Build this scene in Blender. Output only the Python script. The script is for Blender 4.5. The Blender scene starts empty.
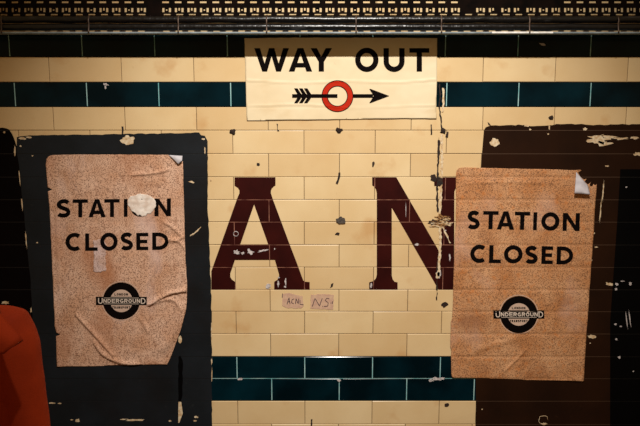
import bpy, bmesh, math, random
from mathutils import Vector, noise
from mathutils.geometry import delaunay_2d_cdt

S = bpy.context.scene
COL = S.collection
# ------------------------------------------------------------------ camera, world, light, exposure
F, TILT, CAM_D, CAM_H = 640.0, math.radians(8.0), 2.08, 1.75      # focal length in pixels of a 640 px wide frame
cd = bpy.data.cameras.new('camera'); cam = bpy.data.objects.new('camera', cd); COL.objects.link(cam)
cd.sensor_width = 36.0; cd.lens = 36.0*F/640.0; cd.clip_start = 0.05
cam.location = (0, -CAM_D, CAM_H); cam.rotation_euler = (math.pi/2-TILT, 0, 0)
S.camera = cam

w = bpy.data.worlds.new('world'); S.world = w; w.use_nodes = True
bg = w.node_tree.nodes['Background']; bg.inputs['Color'].default_value = (1.0, 0.63, 0.28, 1); bg.inputs['Strength'].default_value = 0.20

ld = bpy.data.lights.new('platform_light', 'SPOT'); lo = bpy.data.objects.new('platform_light', ld); COL.objects.link(lo)
ld.energy = 372; ld.color = (1.0, 0.95, 0.88); ld.spot_size = math.radians(54); ld.spot_blend = 1.0; ld.shadow_soft_size = 0.035
lo.location = (0.12, -2.0, 3.45)
lo.rotation_euler = (Vector((0.08, 0, 1.38))-lo.location).to_track_quat('-Z', 'Y').to_euler()

S.view_settings.view_transform = 'Standard'; S.view_settings.look = 'None'
S.view_settings.gamma = 1.0; S.view_settings.use_curve_mapping = False
S.view_settings.exposure = 0.0

# ------------------------------------------------------------------ where a point of the photograph lies on a plane y = -d
CT, ST = math.cos(TILT), math.sin(TILT)
def PW(px, py, d=0.0):
    u, v = px-320.0, 213.0-py
    t = (CAM_D-d)/(F*CT+v*ST)
    return Vector((u*t, -d, CAM_H+(v*CT-F*ST)*t))

# ------------------------------------------------------------------ helpers
def lin(r, g, b):
    f = lambda c: (c/12.92 if c <= .04045 else ((c+.055)/1.055)**2.4)
    return (f(r/255), f(g/255), f(b/255), 1)

def mat(name, c1, c2=None, scale=20, rough=.5, metal=0, stretch=(1,1,1), detail=4, lo_=.35, hi_=.65, bump=0, bscale=200, spec=.5, layers=(), island=0):
    m = bpy.data.materials.new(name); m.use_nodes = True
    nt = m.node_tree; N = nt.nodes; L = nt.links; p = N['Principled BSDF']
    p.inputs['Roughness'].default_value = rough; p.inputs['Metallic'].default_value = metal
    p.inputs['Specular IOR Level'].default_value = spec
    p.inputs['Base Color'].default_value = c1
    geo = N.new('ShaderNodeNewGeometry')
    def nz(sc, det, st):
        mp = N.new('ShaderNodeMapping'); mp.inputs['Scale'].default_value = st
        L.new(geo.outputs['Position'], mp.inputs['Vector'])
        n = N.new('ShaderNodeTexNoise'); n.inputs['Scale'].default_value = sc; n.inputs['Detail'].default_value = det
        L.new(mp.outputs[0], n.inputs['Vector']); return n.outputs['Fac']
    def ramp(fac, a, b):
        r = N.new('ShaderNodeMapRange'); r.inputs[1].default_value = a; r.inputs[2].default_value = b
        L.new(fac, r.inputs[0]); return r.outputs[0]
    def mix(fac, a, b):
        x = N.new('ShaderNodeMix'); x.data_type = 'RGBA'
        L.new(fac, x.inputs[0])
        if isinstance(a, tuple): x.inputs[6].default_value = a
        else: L.new(a, x.inputs[6])
        x.inputs[7].default_value = b
        return x.outputs[2]
    cur = c1
    if c2 is not None:
        cur = mix(ramp(nz(scale, detail, stretch), lo_, hi_), c1, c2)
    if island:
        r = N.new('ShaderNodeMath'); r.operation = 'MULTIPLY'; r.inputs[1].default_value = island
        L.new(geo.outputs['Random Per Island'], r.inputs[0])
        cur = mix(r.outputs[0], cur, lin(205, 165, 110))
    for (c, sc, a, b, st, amt) in layers:
        mm = N.new('ShaderNodeMath'); mm.operation = 'MULTIPLY'; mm.inputs[1].default_value = amt
        L.new(ramp(nz(sc, 5, st), a, b), mm.inputs[0])
        cur = mix(mm.outputs[0], cur, c)
    if not isinstance(cur, tuple): L.new(cur, p.inputs['Base Color'])
    if bump:
        bp = N.new('ShaderNodeBump'); bp.inputs['Strength'].default_value = bump; bp.inputs['Distance'].default_value = .002
        L.new(nz(bscale, 3, (1,1,1)), bp.inputs['Height']); L.new(bp.outputs[0], p.inputs['Normal'])
    return m

I = (1,1,1)
CREAM = mat('cream_glazed_tile', lin(238,212,166), lin(229,199,150), 6, .32, bump=.05, bscale=18, spec=.35, island=.45,
            layers=[(lin(196,140,78), 9, .60, .74, I, .45), (lin(150,100,50), 60, .70, .80, I, .35), (lin(200,155,100), 2.0, .5, .7, I, .25)])
TEAL = mat('teal_glazed_tile', lin(1,17,23), lin(4,38,48), 5, .15, spec=.15, bump=.06, bscale=14, lo_=.4, hi_=.7)
GROUT = mat('dark_grout', lin(84,58,32), lin(52,34,20), 40, .9)
GROUT_T = mat('pale_teal_grout', lin(178,214,212), lin(110,176,180), 30, .8)
CHAR = mat('charcoal_paint', lin(29,33,38), lin(22,25,28), 7, .5, spec=.2, bump=.15, bscale=60, layers=[(lin(60,62,62), 45, .66, .8, I, .35), (lin(24,17,13), 3, .5, .7, I, .7)])
CHARG = mat('charcoal_groove', lin(16,16,17), rough=.7)
BLACKB = mat('brown_black_paint', lin(11,5,4), lin(7,3,3), 7, .7, spec=.05)
BLACKG = mat('brown_black_groove', lin(17,9,7), rough=.7)
BROWN = mat('dark_brown_paint', lin(42,22,10), lin(33,17,8), 7, .6, spec=.08, bump=.1, bscale=60, layers=[(lin(70,44,26), 50, .68, .8, I, .3)])
BROWNG = mat('dark_brown_groove', lin(78,54,36), rough=.7)
JET = mat('black_paint', lin(6,5,5), lin(4,3,4), 8, .6, spec=.05)
JETG = mat('black_groove', lin(10,8,8), rough=.7)
MAROON = mat('maroon_letter_paint', lin(56,13,10), lin(42,8,7), 10, .5, spec=.12, bump=.08, bscale=50)
MAROONG = mat('worn_maroon_groove', lin(176,120,96), lin(90,40,30), 30, .7)
CHIP = mat('chipped_cream_patch', lin(232,214,182), lin(200,165,120), 120, .6)
WHITECHIP = mat('white_scuff', lin(214,206,204), lin(170,160,160), 150, .7)
RUST = mat('rust_brown_stain', lin(52,28,14), lin(20,12,8), 160, .8)
GREY = mat('grey_putty', lin(92,82,72), lin(60,54,50), 160, .9)
TAN = mat('peeled_tan_residue', lin(176,130,76), lin(96,60,30), 220, .85, stretch=(1,1,1), lo_=.42, hi_=.58)
INK = mat('black_ink', lin(11,7,7), lin(16,10,9), 200, .8, spec=.04)
PAP_L = mat('pinkish_brown_poster_paper', lin(232,190,162), lin(214,164,130), 14, .75, bump=.35, bscale=420,
            layers=[(lin(92,50,28), 300, .47, .62, I, .75), (lin(172,104,58), 6, .5, .68, (1,1,.6), .6), (lin(226,196,186), 5.5, .56, .70, (1.4,1,.6), .55), (lin(140,84,50), 40, .58, .72, (2,1,.5), .4)])
PAP_R = mat('orange_brown_poster_paper', lin(218,164,118), lin(196,134,84), 12, .75, bump=.35, bscale=420,
            layers=[(lin(84,44,20), 300, .47, .62, I, .75), (lin(205,120,48), 60, .56, .70, I, .5), (lin(208,168,148), 5, .54, .70, I, .55), (lin(128,74,40), 5, .56, .7, (1,1,1.6), .45)])
SCUFF = mat('lilac_scuffed_paper', lin(224,196,190), lin(206,170,152), 18, .8, bump=.35, bscale=420, layers=[(lin(110,72,54), 300, .50, .64, I, .6)])
TORN = mat('torn_white_paper', lin(250,240,230), lin(226,206,190), 50, .85, bump=.3, bscale=160)
BACKP = mat('white_paper_back', lin(214,210,216), lin(190,184,190), 40, .8)
EMBL = mat('pale_emblem_print', lin(206,176,156), rough=.7)
EMBT = mat('pale_emblem_letters', lin(214,196,180), rough=.7)
SIGN = mat('cream_sign_paper', lin(238,220,184), lin(230,208,168), 5, .5, layers=[(lin(205,165,105), 4, .58, .72, (1,1,2), .5), (lin(160,110,60), 55, .72, .8, I, .4)])
RED = mat('vermilion_print', lin(192,42,18), lin(180,38,16), 20, .7, spec=.1)
STEEL = mat('dark_brown_steel', lin(22,13,9), lin(10,7,6), 30, .8, spec=.04)
RAIL = mat('grey_galvanised_steel', lin(150,164,172), lin(118,132,140), 40, .5)
RAILW = mat('white_rail', lin(250,250,248), lin(225,222,216), 120, .5)
CABLE = mat('black_cable_wrap', lin(8,8,10), lin(16,15,16), 30, .3, bump=1.0, bscale=55, layers=[(lin(120,120,124), 26, .62, .78, (.25,1,1), .35)])
STRAP = mat('brown_metal_strap', lin(92,74,62), lin(60,46,38), 80, .45, metal=.4)
STICK = mat('mauve_worn_sticker', lin(216,180,150), lin(200,160,138), 90, .7)
PEN = mat('purple_pen_ink', lin(52,32,52), rough=.6)
CONC = mat('grey_platform_concrete', lin(92,86,80), lin(70,66,62), 8, .8)
COAT = mat('orange_red_wool_coat', lin(164,51,11), lin(142,41,8), 12, .85, bump=.3, bscale=350, spec=.2)
SKIN = mat('skin', lin(205,150,120), rough=.55)
HAIR = mat('dark_brown_hair', lin(40,26,18), lin(26,16,12), 80, .5, stretch=(1,1,.2))
TROUS = mat('dark_trousers', lin(28,28,34), rough=.8)
SHOE = mat('black_shoe_leather', lin(18,16,16), rough=.4)

def tag(o, label=None, cat=None, group=None, kind=None):
    for k, v in (('label', label), ('category', cat), ('group', group), ('kind', kind)):
        if v: o[k] = v
    return o
def empty(name, loc, label, cat, group=None):
    o = bpy.data.objects.new(name, None); COL.objects.link(o); o.location = loc; o.empty_display_size = .05
    return tag(o, label, cat, group)
def wloc(o):
    v = Vector(o.location)
    while o.parent: o = o.parent; v += Vector(o.location)
    return v
def obj(name, bm, mats, parent=None, origin=None, smooth=False):
    """world-space bmesh -> one object; origin becomes the object's location"""
    if not isinstance(mats, (list, tuple)): mats = [mats]
    if origin is None:
        if parent is not None: origin = wloc(parent)
        elif len(bm.verts):
            xs = [v.co for v in bm.verts]
            origin = Vector(((min(c.x for c in xs)+max(c.x for c in xs))/2, max(c.y for c in xs), min(c.z for c in xs)))
        else: origin = Vector()
    bmesh.ops.translate(bm, verts=bm.verts, vec=-Vector(origin))
    me = bpy.data.meshes.new(name); bm.to_mesh(me); bm.free()
    for m in mats: me.materials.append(m)
    if smooth:
        for p in me.polygons: p.use_smooth = True
    o = bpy.data.objects.new(name, me); COL.objects.link(o)
    if parent is not None:
        o.parent = parent; o.location = Vector(origin)-wloc(parent)
    else: o.location = origin
    return o
def box(bm, x0, x1, y0, y1, z0, z1, mi=0):
    vs = [bm.verts.new((x, y, z)) for z in (z0, z1) for y in (y0, y1) for x in (x0, x1)]
    for q in ((0,2,3,1),(4,5,7,6),(0,1,5,4),(2,6,7,3),(0,4,6,2),(1,3,7,5)):
        f = bm.faces.new([vs[i] for i in q]); f.material_index = mi
def tube(bm, pts, rad, n=12, caps=True, mi=0):
    rings = []
    for i, p in enumerate(pts):
        p = Vector(p); a = Vector(pts[max(i-1,0)]); b = Vector(pts[min(i+1,len(pts)-1)])
        t = (b-a).normalized(); ref = Vector((0,0,1)) if abs((Vector(pts[-1])-Vector(pts[0])).normalized().z) < .8 else Vector((0,1,0))
        s = t.cross(ref).normalized(); q = s.cross(t)
        r = rad[i] if isinstance(rad, (list, tuple)) else rad
        rings.append([bm.verts.new(p+(s*math.cos(2*math.pi*k/n)+q*math.sin(2*math.pi*k/n))*r) for k in range(n)])
    for a, b in zip(rings, rings[1:]):
        for k in range(n):
            f = bm.faces.new((a[k], a[(k+1)%n], b[(k+1)%n], b[k])); f.material_index = mi; f.smooth = True
    if caps:
        bm.faces.new(rings[0][::-1]).material_index = mi; bm.faces.new(rings[-1]).material_index = mi

# ------------------------------------------------------------------ tile courses (heights measured course by course)
ROWS_PX = [32.2, 57, 82, 107, 130.3, 153.7, 177, 199.7, 222, 244.8, 267.3, 289.6, 311.5, 333.8, 356.5, 378.5, 401, 424.2]
ZL = [PW(320, y).z for y in ROWS_PX]                 # top edges going down
TW, TH = .2303, ZL[8]-ZL[9]
zt = ZL[0]; up = []
while zt < 2.62: zt += .0765; up.append(zt)
NUP = len(up)
ZL = up[::-1]+ZL
while ZL[-1] > .08: ZL.append(ZL[-1]-.0752)
ZL.append(0.0)
JIT = {0: -.05, 1: -.02, 2: -.015, 3: 0.0, 15: .01}
def row_off(r):                                       # r = course number, 0 = first below the tray
    return ((-.225 if r % 2 == 0 else .275)+JIT.get(r, 0))*TW
TEAL_ROWS = (0, 2, 14, 15)
XW = 3.4
def joints(r):
    o = row_off(r); k0 = int((-XW-o)//TW); return [o+k*TW for k in range(k0, k0+int(2*XW/TW)+3)]

rnd = random.Random(5)
bm = bmesh.new()
G, CH = .0016, .0016
for i in range(len(ZL)-1):
    r = i-NUP; zt, zb = ZL[i], ZL[i+1]
    mi = 1 if r in TEAL_ROWS else 0
    js = [max(-XW, min(XW, x)) for x in joints(r)]
    z_b = zb+(.0024 if mi and r != 14 else 0); z_t = zt-(.0024 if mi and r != 15 else 0)
    f = bm.faces.new([bm.verts.new((x, .0014 if mi else .003, z)) for x, z in ((-XW, z_b), (XW, z_b), (XW, z_t), (-XW, z_t))]); f.material_index = 3 if mi else 2
    for xa, xb in zip(js, js[1:]):
        if xb-xa < .01: continue
        g = G*(.95 if mi else .5)
        x0, x1, z0, z1 = xa+g, xb-g, zb+g*(.8), zt-g*(.8)
        dy = [rnd.uniform(-.0005, .0005) for _ in range(4)]
        fr = [bm.verts.new((x, dy[k], z)) for k, (x, z) in enumerate(((x0+CH, z0+CH), (x1-CH, z0+CH), (x1-CH, z1-CH), (x0+CH, z1-CH)))]
        md = [bm.verts.new((x, .0009, z)) for x, z in ((x0, z0), (x1, z0), (x1, z1), (x0, z1))]
        bk = [bm.verts.new((x, .0035, z)) for x, z in ((x0, z0), (x1, z0), (x1, z1), (x0, z1))]
        bm.faces.new(fr).material_index = mi
        for k in range(4):
            q = (k+1) % 4
            bm.faces.new((md[k], md[q], fr[q], fr[k])).material_index = mi
            bm.faces.new((bk[k], bk[q], md[q], md[k])).material_index = mi
box(bm, -XW, XW, .0036, .16, 0, ZL[0], 2)
WALL = obj('wall_back', bm, [CREAM, TEAL, GROUT, GROUT_T], origin=(0,0,0)); tag(WALL, kind='structure')
WALL['label'] = 'cream tiled station wall with bands of dark teal tiles'
bm = bmesh.new(); box(bm, -XW, XW, -3.0, .16, -.12, 0)
FLOOR = tag(obj('floor', bm, CONC, origin=(0,0,0)), kind='structure')

# ------------------------------------------------------------------ flat shapes on the wall
def ragged(pts, step=4.0, amp=.5, seed=1, closed=True):
    r = random.Random(seed); out = []; n = len(pts)
    for i in range(n if closed else n-1):
        a = pts[i]; b = pts[(i+1) % n]; d = math.hypot(b[0]-a[0], b[1]-a[1]); k = max(1, int(d/step))
        for j in range(k):
            t = j/k; e = amp if j else amp*.5
            out.append((a[0]+(b[0]-a[0])*t+r.uniform(-e, e), a[1]+(b[1]-a[1])*t+r.uniform(-e, e)))
    if not closed: out.append(pts[-1])
    return out
def blob(cx, cy, rx, ry, seed=1, n=14, rough=.35, rot=0):
    r = random.Random(seed); out = []
    for k in range(n):
        a = 2*math.pi*k/n; q = 1+r.uniform(-rough, rough)
        x, y = rx*q*math.cos(a), ry*q*math.sin(a)
        out.append((cx+x*math.cos(rot)-y*math.sin(rot), cy+x*math.sin(rot)+y*math.cos(rot)))
    return out
def chips_into(bm, polys, y, mi):
    for pl in polys:
        f0 = [bm.verts.new(Vector((*PW(x, z).xz, 0)).xzy*1) for x, z in pl]
        for v in f0: v.co.y = y
        # raised rim back to the wall so a flake has thickness
        f = bm.faces.new(f0)
        f.normal_update()
        if f.normal.y > 0: f.normal_flip()
        f.material_index = mi
        bmesh.ops.triangulate(bm, faces=[f])
def coating(outlines, thick=.0014, gw=.0011, chips=(), cy=None, vert=False):
    """paint brushed over the tiles: a film on every tile face, sunk a little at every joint"""
    vs, es = [], []
    for pl in outlines:
        b = len(vs); w2 = [PW(x, y) for x, y in pl]
        vs += [Vector((p.x, p.z)) for p in w2]; es += [(b+k, b+(k+1) % len(pl)) for k in range(len(pl))]
    ov, oe, of, *_ = delaunay_2d_cdt(vs, es, [], 2, 1e-6)
    bm = bmesh.new(); bv = [bm.verts.new((v.x, 0, v.y)) for v in ov]
    hol = [[PW(x, y) for x, y in pl] for pl in outlines[1:]]
    def in_hole(f):
        x = sum(ov[i].x for i in f)/len(f); z = sum(ov[i].y for i in f)/len(f)
        for h in hol:
            c = False
            for i in range(len(h)):
                a, b = h[i], h[i-1]
                if (a.z > z) != (b.z > z) and x < (b.x-a.x)*(z-a.z)/(b.z-a.z)+a.x: c = not c
            if c: return True
        return False
    of = [f for f in of if not in_hole(f)]
    for f in of:
        try: bm.faces.new([bv[i] for i in f])
        except ValueError: pass
    def cut(co, no, faces):
        g = list({e for f in faces for e in f.edges}|{v for f in faces for v in f.verts})+list(faces)
        bmesh.ops.bisect_plane(bm, geom=g, dist=1e-6, plane_co=co, plane_no=no)
    zs = [v.co.z for v in bm.verts]; zlo, zhi = min(zs), max(zs)
    for z in ZL:
        if zlo-.01 < z < zhi+.01:
            for s in (-gw, gw): cut((0,0,z+s), (0,0,1), list(bm.faces))
    groove = set()
    for i in range(len(ZL)-1):
        zt, zb = ZL[i]-gw, ZL[i+1]+gw; r = i-NUP
        for x in joints(r):
            for s in (-gw, gw):
                fs = [f for f in bm.faces if zb-1e-5 <= f.calc_center_median().z <= zt+1e-5 and min(v.co.x for v in f.verts) < x+s < max(v.co.x for v in f.verts)]
                if fs: cut((x+s,0,0), (1,0,0), fs)
    def isg(c):
        for i in range(len(ZL)-1):
            if ZL[i+1] <= c.z <= ZL[i]:
                if ZL[i]-c.z < gw or c.z-ZL[i+1] < gw: return True
                return vert and any(abs(c.x-x) < gw for x in joints(i-NUP))
        return False
    for f in bm.faces: f.material_index = 1 if isg(f.calc_center_median()) else 0
    ed = [e for e in bm.edges if len(e.link_faces) == 2 and e.link_faces[0].material_index != e.link_faces[1].material_index]
    bmesh.ops.split_edges(bm, edges=ed)
    for f in bm.faces:
        f.normal_update()
        if f.normal.y > 0: f.normal_flip()
    for v in bm.verts:
        v.co.y = -thick if (v.link_faces and v.link_faces[0].material_index == 0) else -thick*.55
    # turned-down edge to the tile face
    bd = [e for e in bm.edges if len(e.link_faces) == 1]
    r = bmesh.ops.extrude_edge_only(bm, edges=bd)
    for v in [x for x in r['geom'] if isinstance(x, bmesh.types.BMVert)]: v.co.y = -.0006
    chips_into(bm, chips, cy if cy is not None else -thick-.0005, 2)
    return bm

# ------------------------------------------------------------------ painted panels
edgeL = [(17,137),(16.5,150),(18,160),(22.3,200),(27,246),(30.5,282),(31.8,311),(32.5,340),(33,426),(33,470)]
far = ragged([(-120,127.5),(3,127.5),(9,129.5),(12.2,134)], 3, .3, 3, False)+ragged([(14.4,139),(18.6,152)]+[(x+2.5, y) for x, y in edgeL[2:]], 5, .35, 4, False)+[(-120,470)]
bm = coating([far], chips=[blob(4.5,132.3,1.2,.9,3), blob(5.5,302.5,3.5,1.6,8)])
tag(obj('blackout_paint', bm, [BLACKB, BLACKG, CHIP]), 'brown-black painted panel with rounded top at the far left behind the person', 'paint')
char = ragged([(17,137),(30,135.2),(90,134.6),(150,133.6),(199,132.6),(201,135),(205,136),(207.8,141),(207.6,200),(209.5,245),(211.4,300),(212.2,426),(212.2,470)], 4, .45, 6, False)+ragged([(33.4,470)]+[(x+.5, y) for x, y in edgeL[:0:-1]], 5, .3, 7, False)
slot_hole = [(178.6,401.5),(181.4,401.5),(183,413),(179.5,422.5),(178.4,422.5)]
ch = [blob(127.5,140.2,6.5,4.6,11,18,.25), blob(23,138.5,3.5,1.4,12), blob(29,137.2,3.2,1,13), blob(21,146,1,.8,14), blob(33,155.8,.8,.6,15),
      blob(180.3,339,1.9,4.2,16,12,.2), slot_hole, blob(133,419.6,9,.9,17,16,.5), blob(124,419,4,.6,18), blob(52,402.6,3.4,.8,19), blob(60,403,1.6,.6,20),
      blob(78,420,2.2,1.8,21), blob(72,419.5,1.3,.6,22), blob(196,416.5,2,1.2,23), blob(195,420.5,1.6,.7,24), blob(170,420.5,1.4,.8,25),
      blob(197,231,5,.7,26,12,.4,-.75), blob(192,234.5,2.5,.6,27,12,.4,-.6), blob(192,182,3.6,1,28,12,.4,.2), blob(37.5,242.5,.9,.7,29), blob(22.5,205,.6,6,30,12,.3,-.1),
      blob(26.5,240,.6,9,31,16,.4,-.08), blob(20,178,.5,7,32,12,.3,-.1), blob(31.4,310,.7,2.2,33), blob(15.2,150,.8,5,34), blob(203.5,139,1.5,.8,35), blob(205,150,.6,3,36),
      blob(211.6,330,.5,10,38,12,.4), blob(212,375,.5,7,39,12,.4), blob(211.8,361,.7,3,40), blob(211,180,.8,.7,41), blob(104,241,.8,.6,42)]
bm = coating([char], thick=.0022, chips=ch)
sb = [(178.6,357),(180.5,355),(183,360),(182.6,395),(181,401),(178.6,400)]
CP = obj('blackout_paint', bm, [CHAR, CHARG, CHIP]); tag(CP, 'charcoal painted panel with cream chips around the poster with the torn white patch', 'paint')
bm = bmesh.new(); chips_into(bm, [ragged(sb, 4, .4, 9)], -.0030, 0); obj('seam_gap', bm, JET, CP)

edgeR = [(619.6,169),(618,200),(616.5,223),(612.5,280),(609.7,320),(609.6,372),(609.6,426),(609.6,470)]
brown = ragged([(484,130.5),(486,127),(490.5,125.5),(507,125.2),(526.6,124.6),(530,126),(560,124.2),(600,124.6),(640,124),(760,123)], 3.5, .7, 51, False)+[(760,168)]+[(x+.8, y+.6) for x, y in edgeR]+ragged([(475.4,470),(475.6,379),(478,290),(480.7,168)], 6, .3, 52, False)
ch = [blob(494.5,142.3,4.6,3.8,53,16,.2), blob(598,139.5,9,4,54,22,.5), blob(610,136.8,9,1,55,14,.5,.05), blob(603,143.5,7,2,56,16,.5), blob(622,138.5,7,1.2,57,12,.5), blob(634,138,5,1,58,12,.5),
      blob(637,154,3.6,1.6,59,12,.4), blob(607,166,1.8,.7,60), blob(526.5,125.5,2.5,1.2,61,12,.5), blob(530,129.5,1.1,.8,62), blob(549,127.5,.8,2.2,63), blob(585,129,1.8,1.4,64), blob(548,134,.9,.7,65),
      blob(603,190,.7,9,66,20,.6,.05), blob(600.4,208,.7,11,67,20,.6,.08), blob(591.5,336.5,3.8,1.7,68,14,.3), blob(590,343,.7,.5,69), blob(596,247,1.6,.7,70), blob(594,233,.6,.8,71), blob(591.5,260,.5,.8,72), blob(609,283.8,4.5,1.5,73,16,.5,.2),
      blob(482,409,.7,.6,74)]
ring = blob(543.5,420,4.4,4.6,75,18,.15)
bm = coating([brown], chips=ch)
BP = obj('blackout_paint', bm, [BROWN, BROWNG, CHIP]); tag(BP, 'dark brown painted panel with cream chips around the poster with the uncut emblem and curled corner', 'paint')
BP['label'] = 'dark brown painted panel with cream chips behind the right-hand orange-brown poster'
bm = bmesh.new()
tube(bm, [tuple(PW(x, y, .0016)) for x, y in ring[3:]+ring[:1]], .0009, 6); chips_into(bm, [blob(544,423.4,3,.9,76)], -.0022, 0)
obj('scratched_ring', bm, CHIP, BP)
jet = [(x+.4, y) for x, y in [(619.8,169.2)]+edgeR[1:]]
bm = coating([jet+[(760,470),(760,169)]], thick=.0024,
   chips=[blob(616.5,284,1.6,1.4,81), blob(630,283.3,1.4,1.6,82), blob(615.6,289,1.2,1.4,83), blob(622,281,2,.5,84), blob(626.3,320,.5,8,85,14,.3,-.12), blob(629.5,319,.5,9,86,14,.3,-.12), blob(615,324,1.3,1,87), blob(620.5,326,1.2,.8,88), blob(616,339,1.2,1,89), blob(619,357,1.3,1.4,90), blob(626,187,.9,.7,91), blob(633,371,.7,.5,92)])
tag(obj('blackout_paint', bm, [JET, JETG, WHITECHIP]), 'narrow jet black painted panel with white scratches at the far right edge', 'paint')

# ------------------------------------------------------------------ big maroon letters
def zA(x, y): return (205+x/3.277, 170+y/3.277)
def zN(x, y): return (360+x/3.277, 170+y/3.277)
outer = [zA(*p) for p in [(97,24),(231,24),(231,50),(226,53),(219,60),(216,68),(216,76),(222,95),(240,143),(278,245),(300,302),(322,362),(328,366),(343,367),(343,391),(227,391),(227,366),(237,360),(242,352),(243,342),(236,318),(229,294),(98,294),(90,318),(83,338),(83,350),(88,359),(100,367),(100,391),(21,391),(21,331),(60,222),(106,92),(113,76),(113,66),(108,58),(97,51)]]
hole = [zA(*p) for p in [(161,112),(208,245),(115,245)]]
ch = [blob(*zA(103,268), 3.6, 1.8, 101, 14, .5), blob(*zA(124,272), 1.8, 1.3, 102, 12, .5), blob(*zA(148,268), 3, 2.6, 103, 14, .55), blob(*zA(188,264), 4.5, 1, 104, 14, .5, -.2), blob(*zA(205,383), 2.2, 1.6, 105),
      blob(*zA(240,372), .9, 3, 106), blob(*zA(264,366), .8, 3.4, 107), blob(*zA(262,382), 1.2, 1, 108), blob(*zA(242,352), 1, .8, 109), blob(*zA(228,258), .6, .9, 110)]
bm = coating([outer, hole], chips=ch, vert=True); 
LA = obj('painted_letter', bm, [MAROON, MAROONG, WHITECHIP]); tag(LA, 'maroon serif letter A painted on the cream tiles', 'letter')
bm = bmesh.new(); rg = blob(*zA(101,209), 2.6, 2.4, 111, 14, .12); tube(bm, [tuple(PW(x, y, .002)) for x, y in rg+rg[:1]], .0011, 6); obj('scratched_ring', bm, WHITECHIP, LA)
outN = [zN(*p) for p in [(40,24),(119,24),(186,140),(244,240),(264,275),(264,56),(258,52),(243,52),(243,24),(330,24),(330,52),(314,58),(309,70),(308,391),(257,391),(180,256),(104,123),(104,346),(107,358),(113,366),(123,368),(123,391),(30,391),(30,368),(44,364),(52,355),(55,343),(55,75),(52,62),(47,54),(40,50)]]
ch = [blob(*zN(186,244), 2, 1, 121), blob(*zN(258,340), 2.2, 3.6, 122, 14, .4), blob(*zN(252,352), 1.2, 1.4, 123), blob(*zN(294,285), .8, 3.5, 124), blob(*zN(36,378), 1, 2.6, 125), blob(*zN(150,130), .3, 7, 126), blob(*zN(280,198), .8, .8, 127)]
bm = coating([outN], chips=ch, vert=True)
tag(obj('painted_letter', bm, [MAROON, MAROONG, WHITECHIP]), 'maroon serif letter N painted on the cream tiles, cracked down its right stem', 'letter')

# ------------------------------------------------------------------ lettering: strokes as narrow strips
def catmull(pts, n=6):
    out = []
    for i in range(len(pts)-1):
        p0, p1, p2, p3 = pts[max(i-1,0)], pts[i], pts[i+1], pts[min(i+2,len(pts)-1)]
        for k in range(n):
            t = k/n
            out.append(tuple(.5*(2*p1[j]+(p2[j]-p0[j])*t+(2*p0[j]-5*p1[j]+4*p2[j]-p3[j])*t*t+(3*p1[j]-p0[j]-3*p2[j]+p3[j])*t**3) for j in (0,1)))
    return out+[pts[-1]]
def ell(cx, cy, rx, ry, a0, a1, n=28):
    return [(cx+rx*math.cos(math.radians(a0+(a1-a0)*k/n)), cy-ry*math.sin(math.radians(a0+(a1-a0)*k/n))) for k in range(n+1)]
SN = [(.92,.12),(.74,.02),(.5,0),(.24,.04),(.08,.16),(.07,.30),(.22,.42),(.5,.5),(.79,.59),(.94,.72),(.92,.86),(.74,.97),(.45,1),(.2,.98),(.02,.90)]
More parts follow.
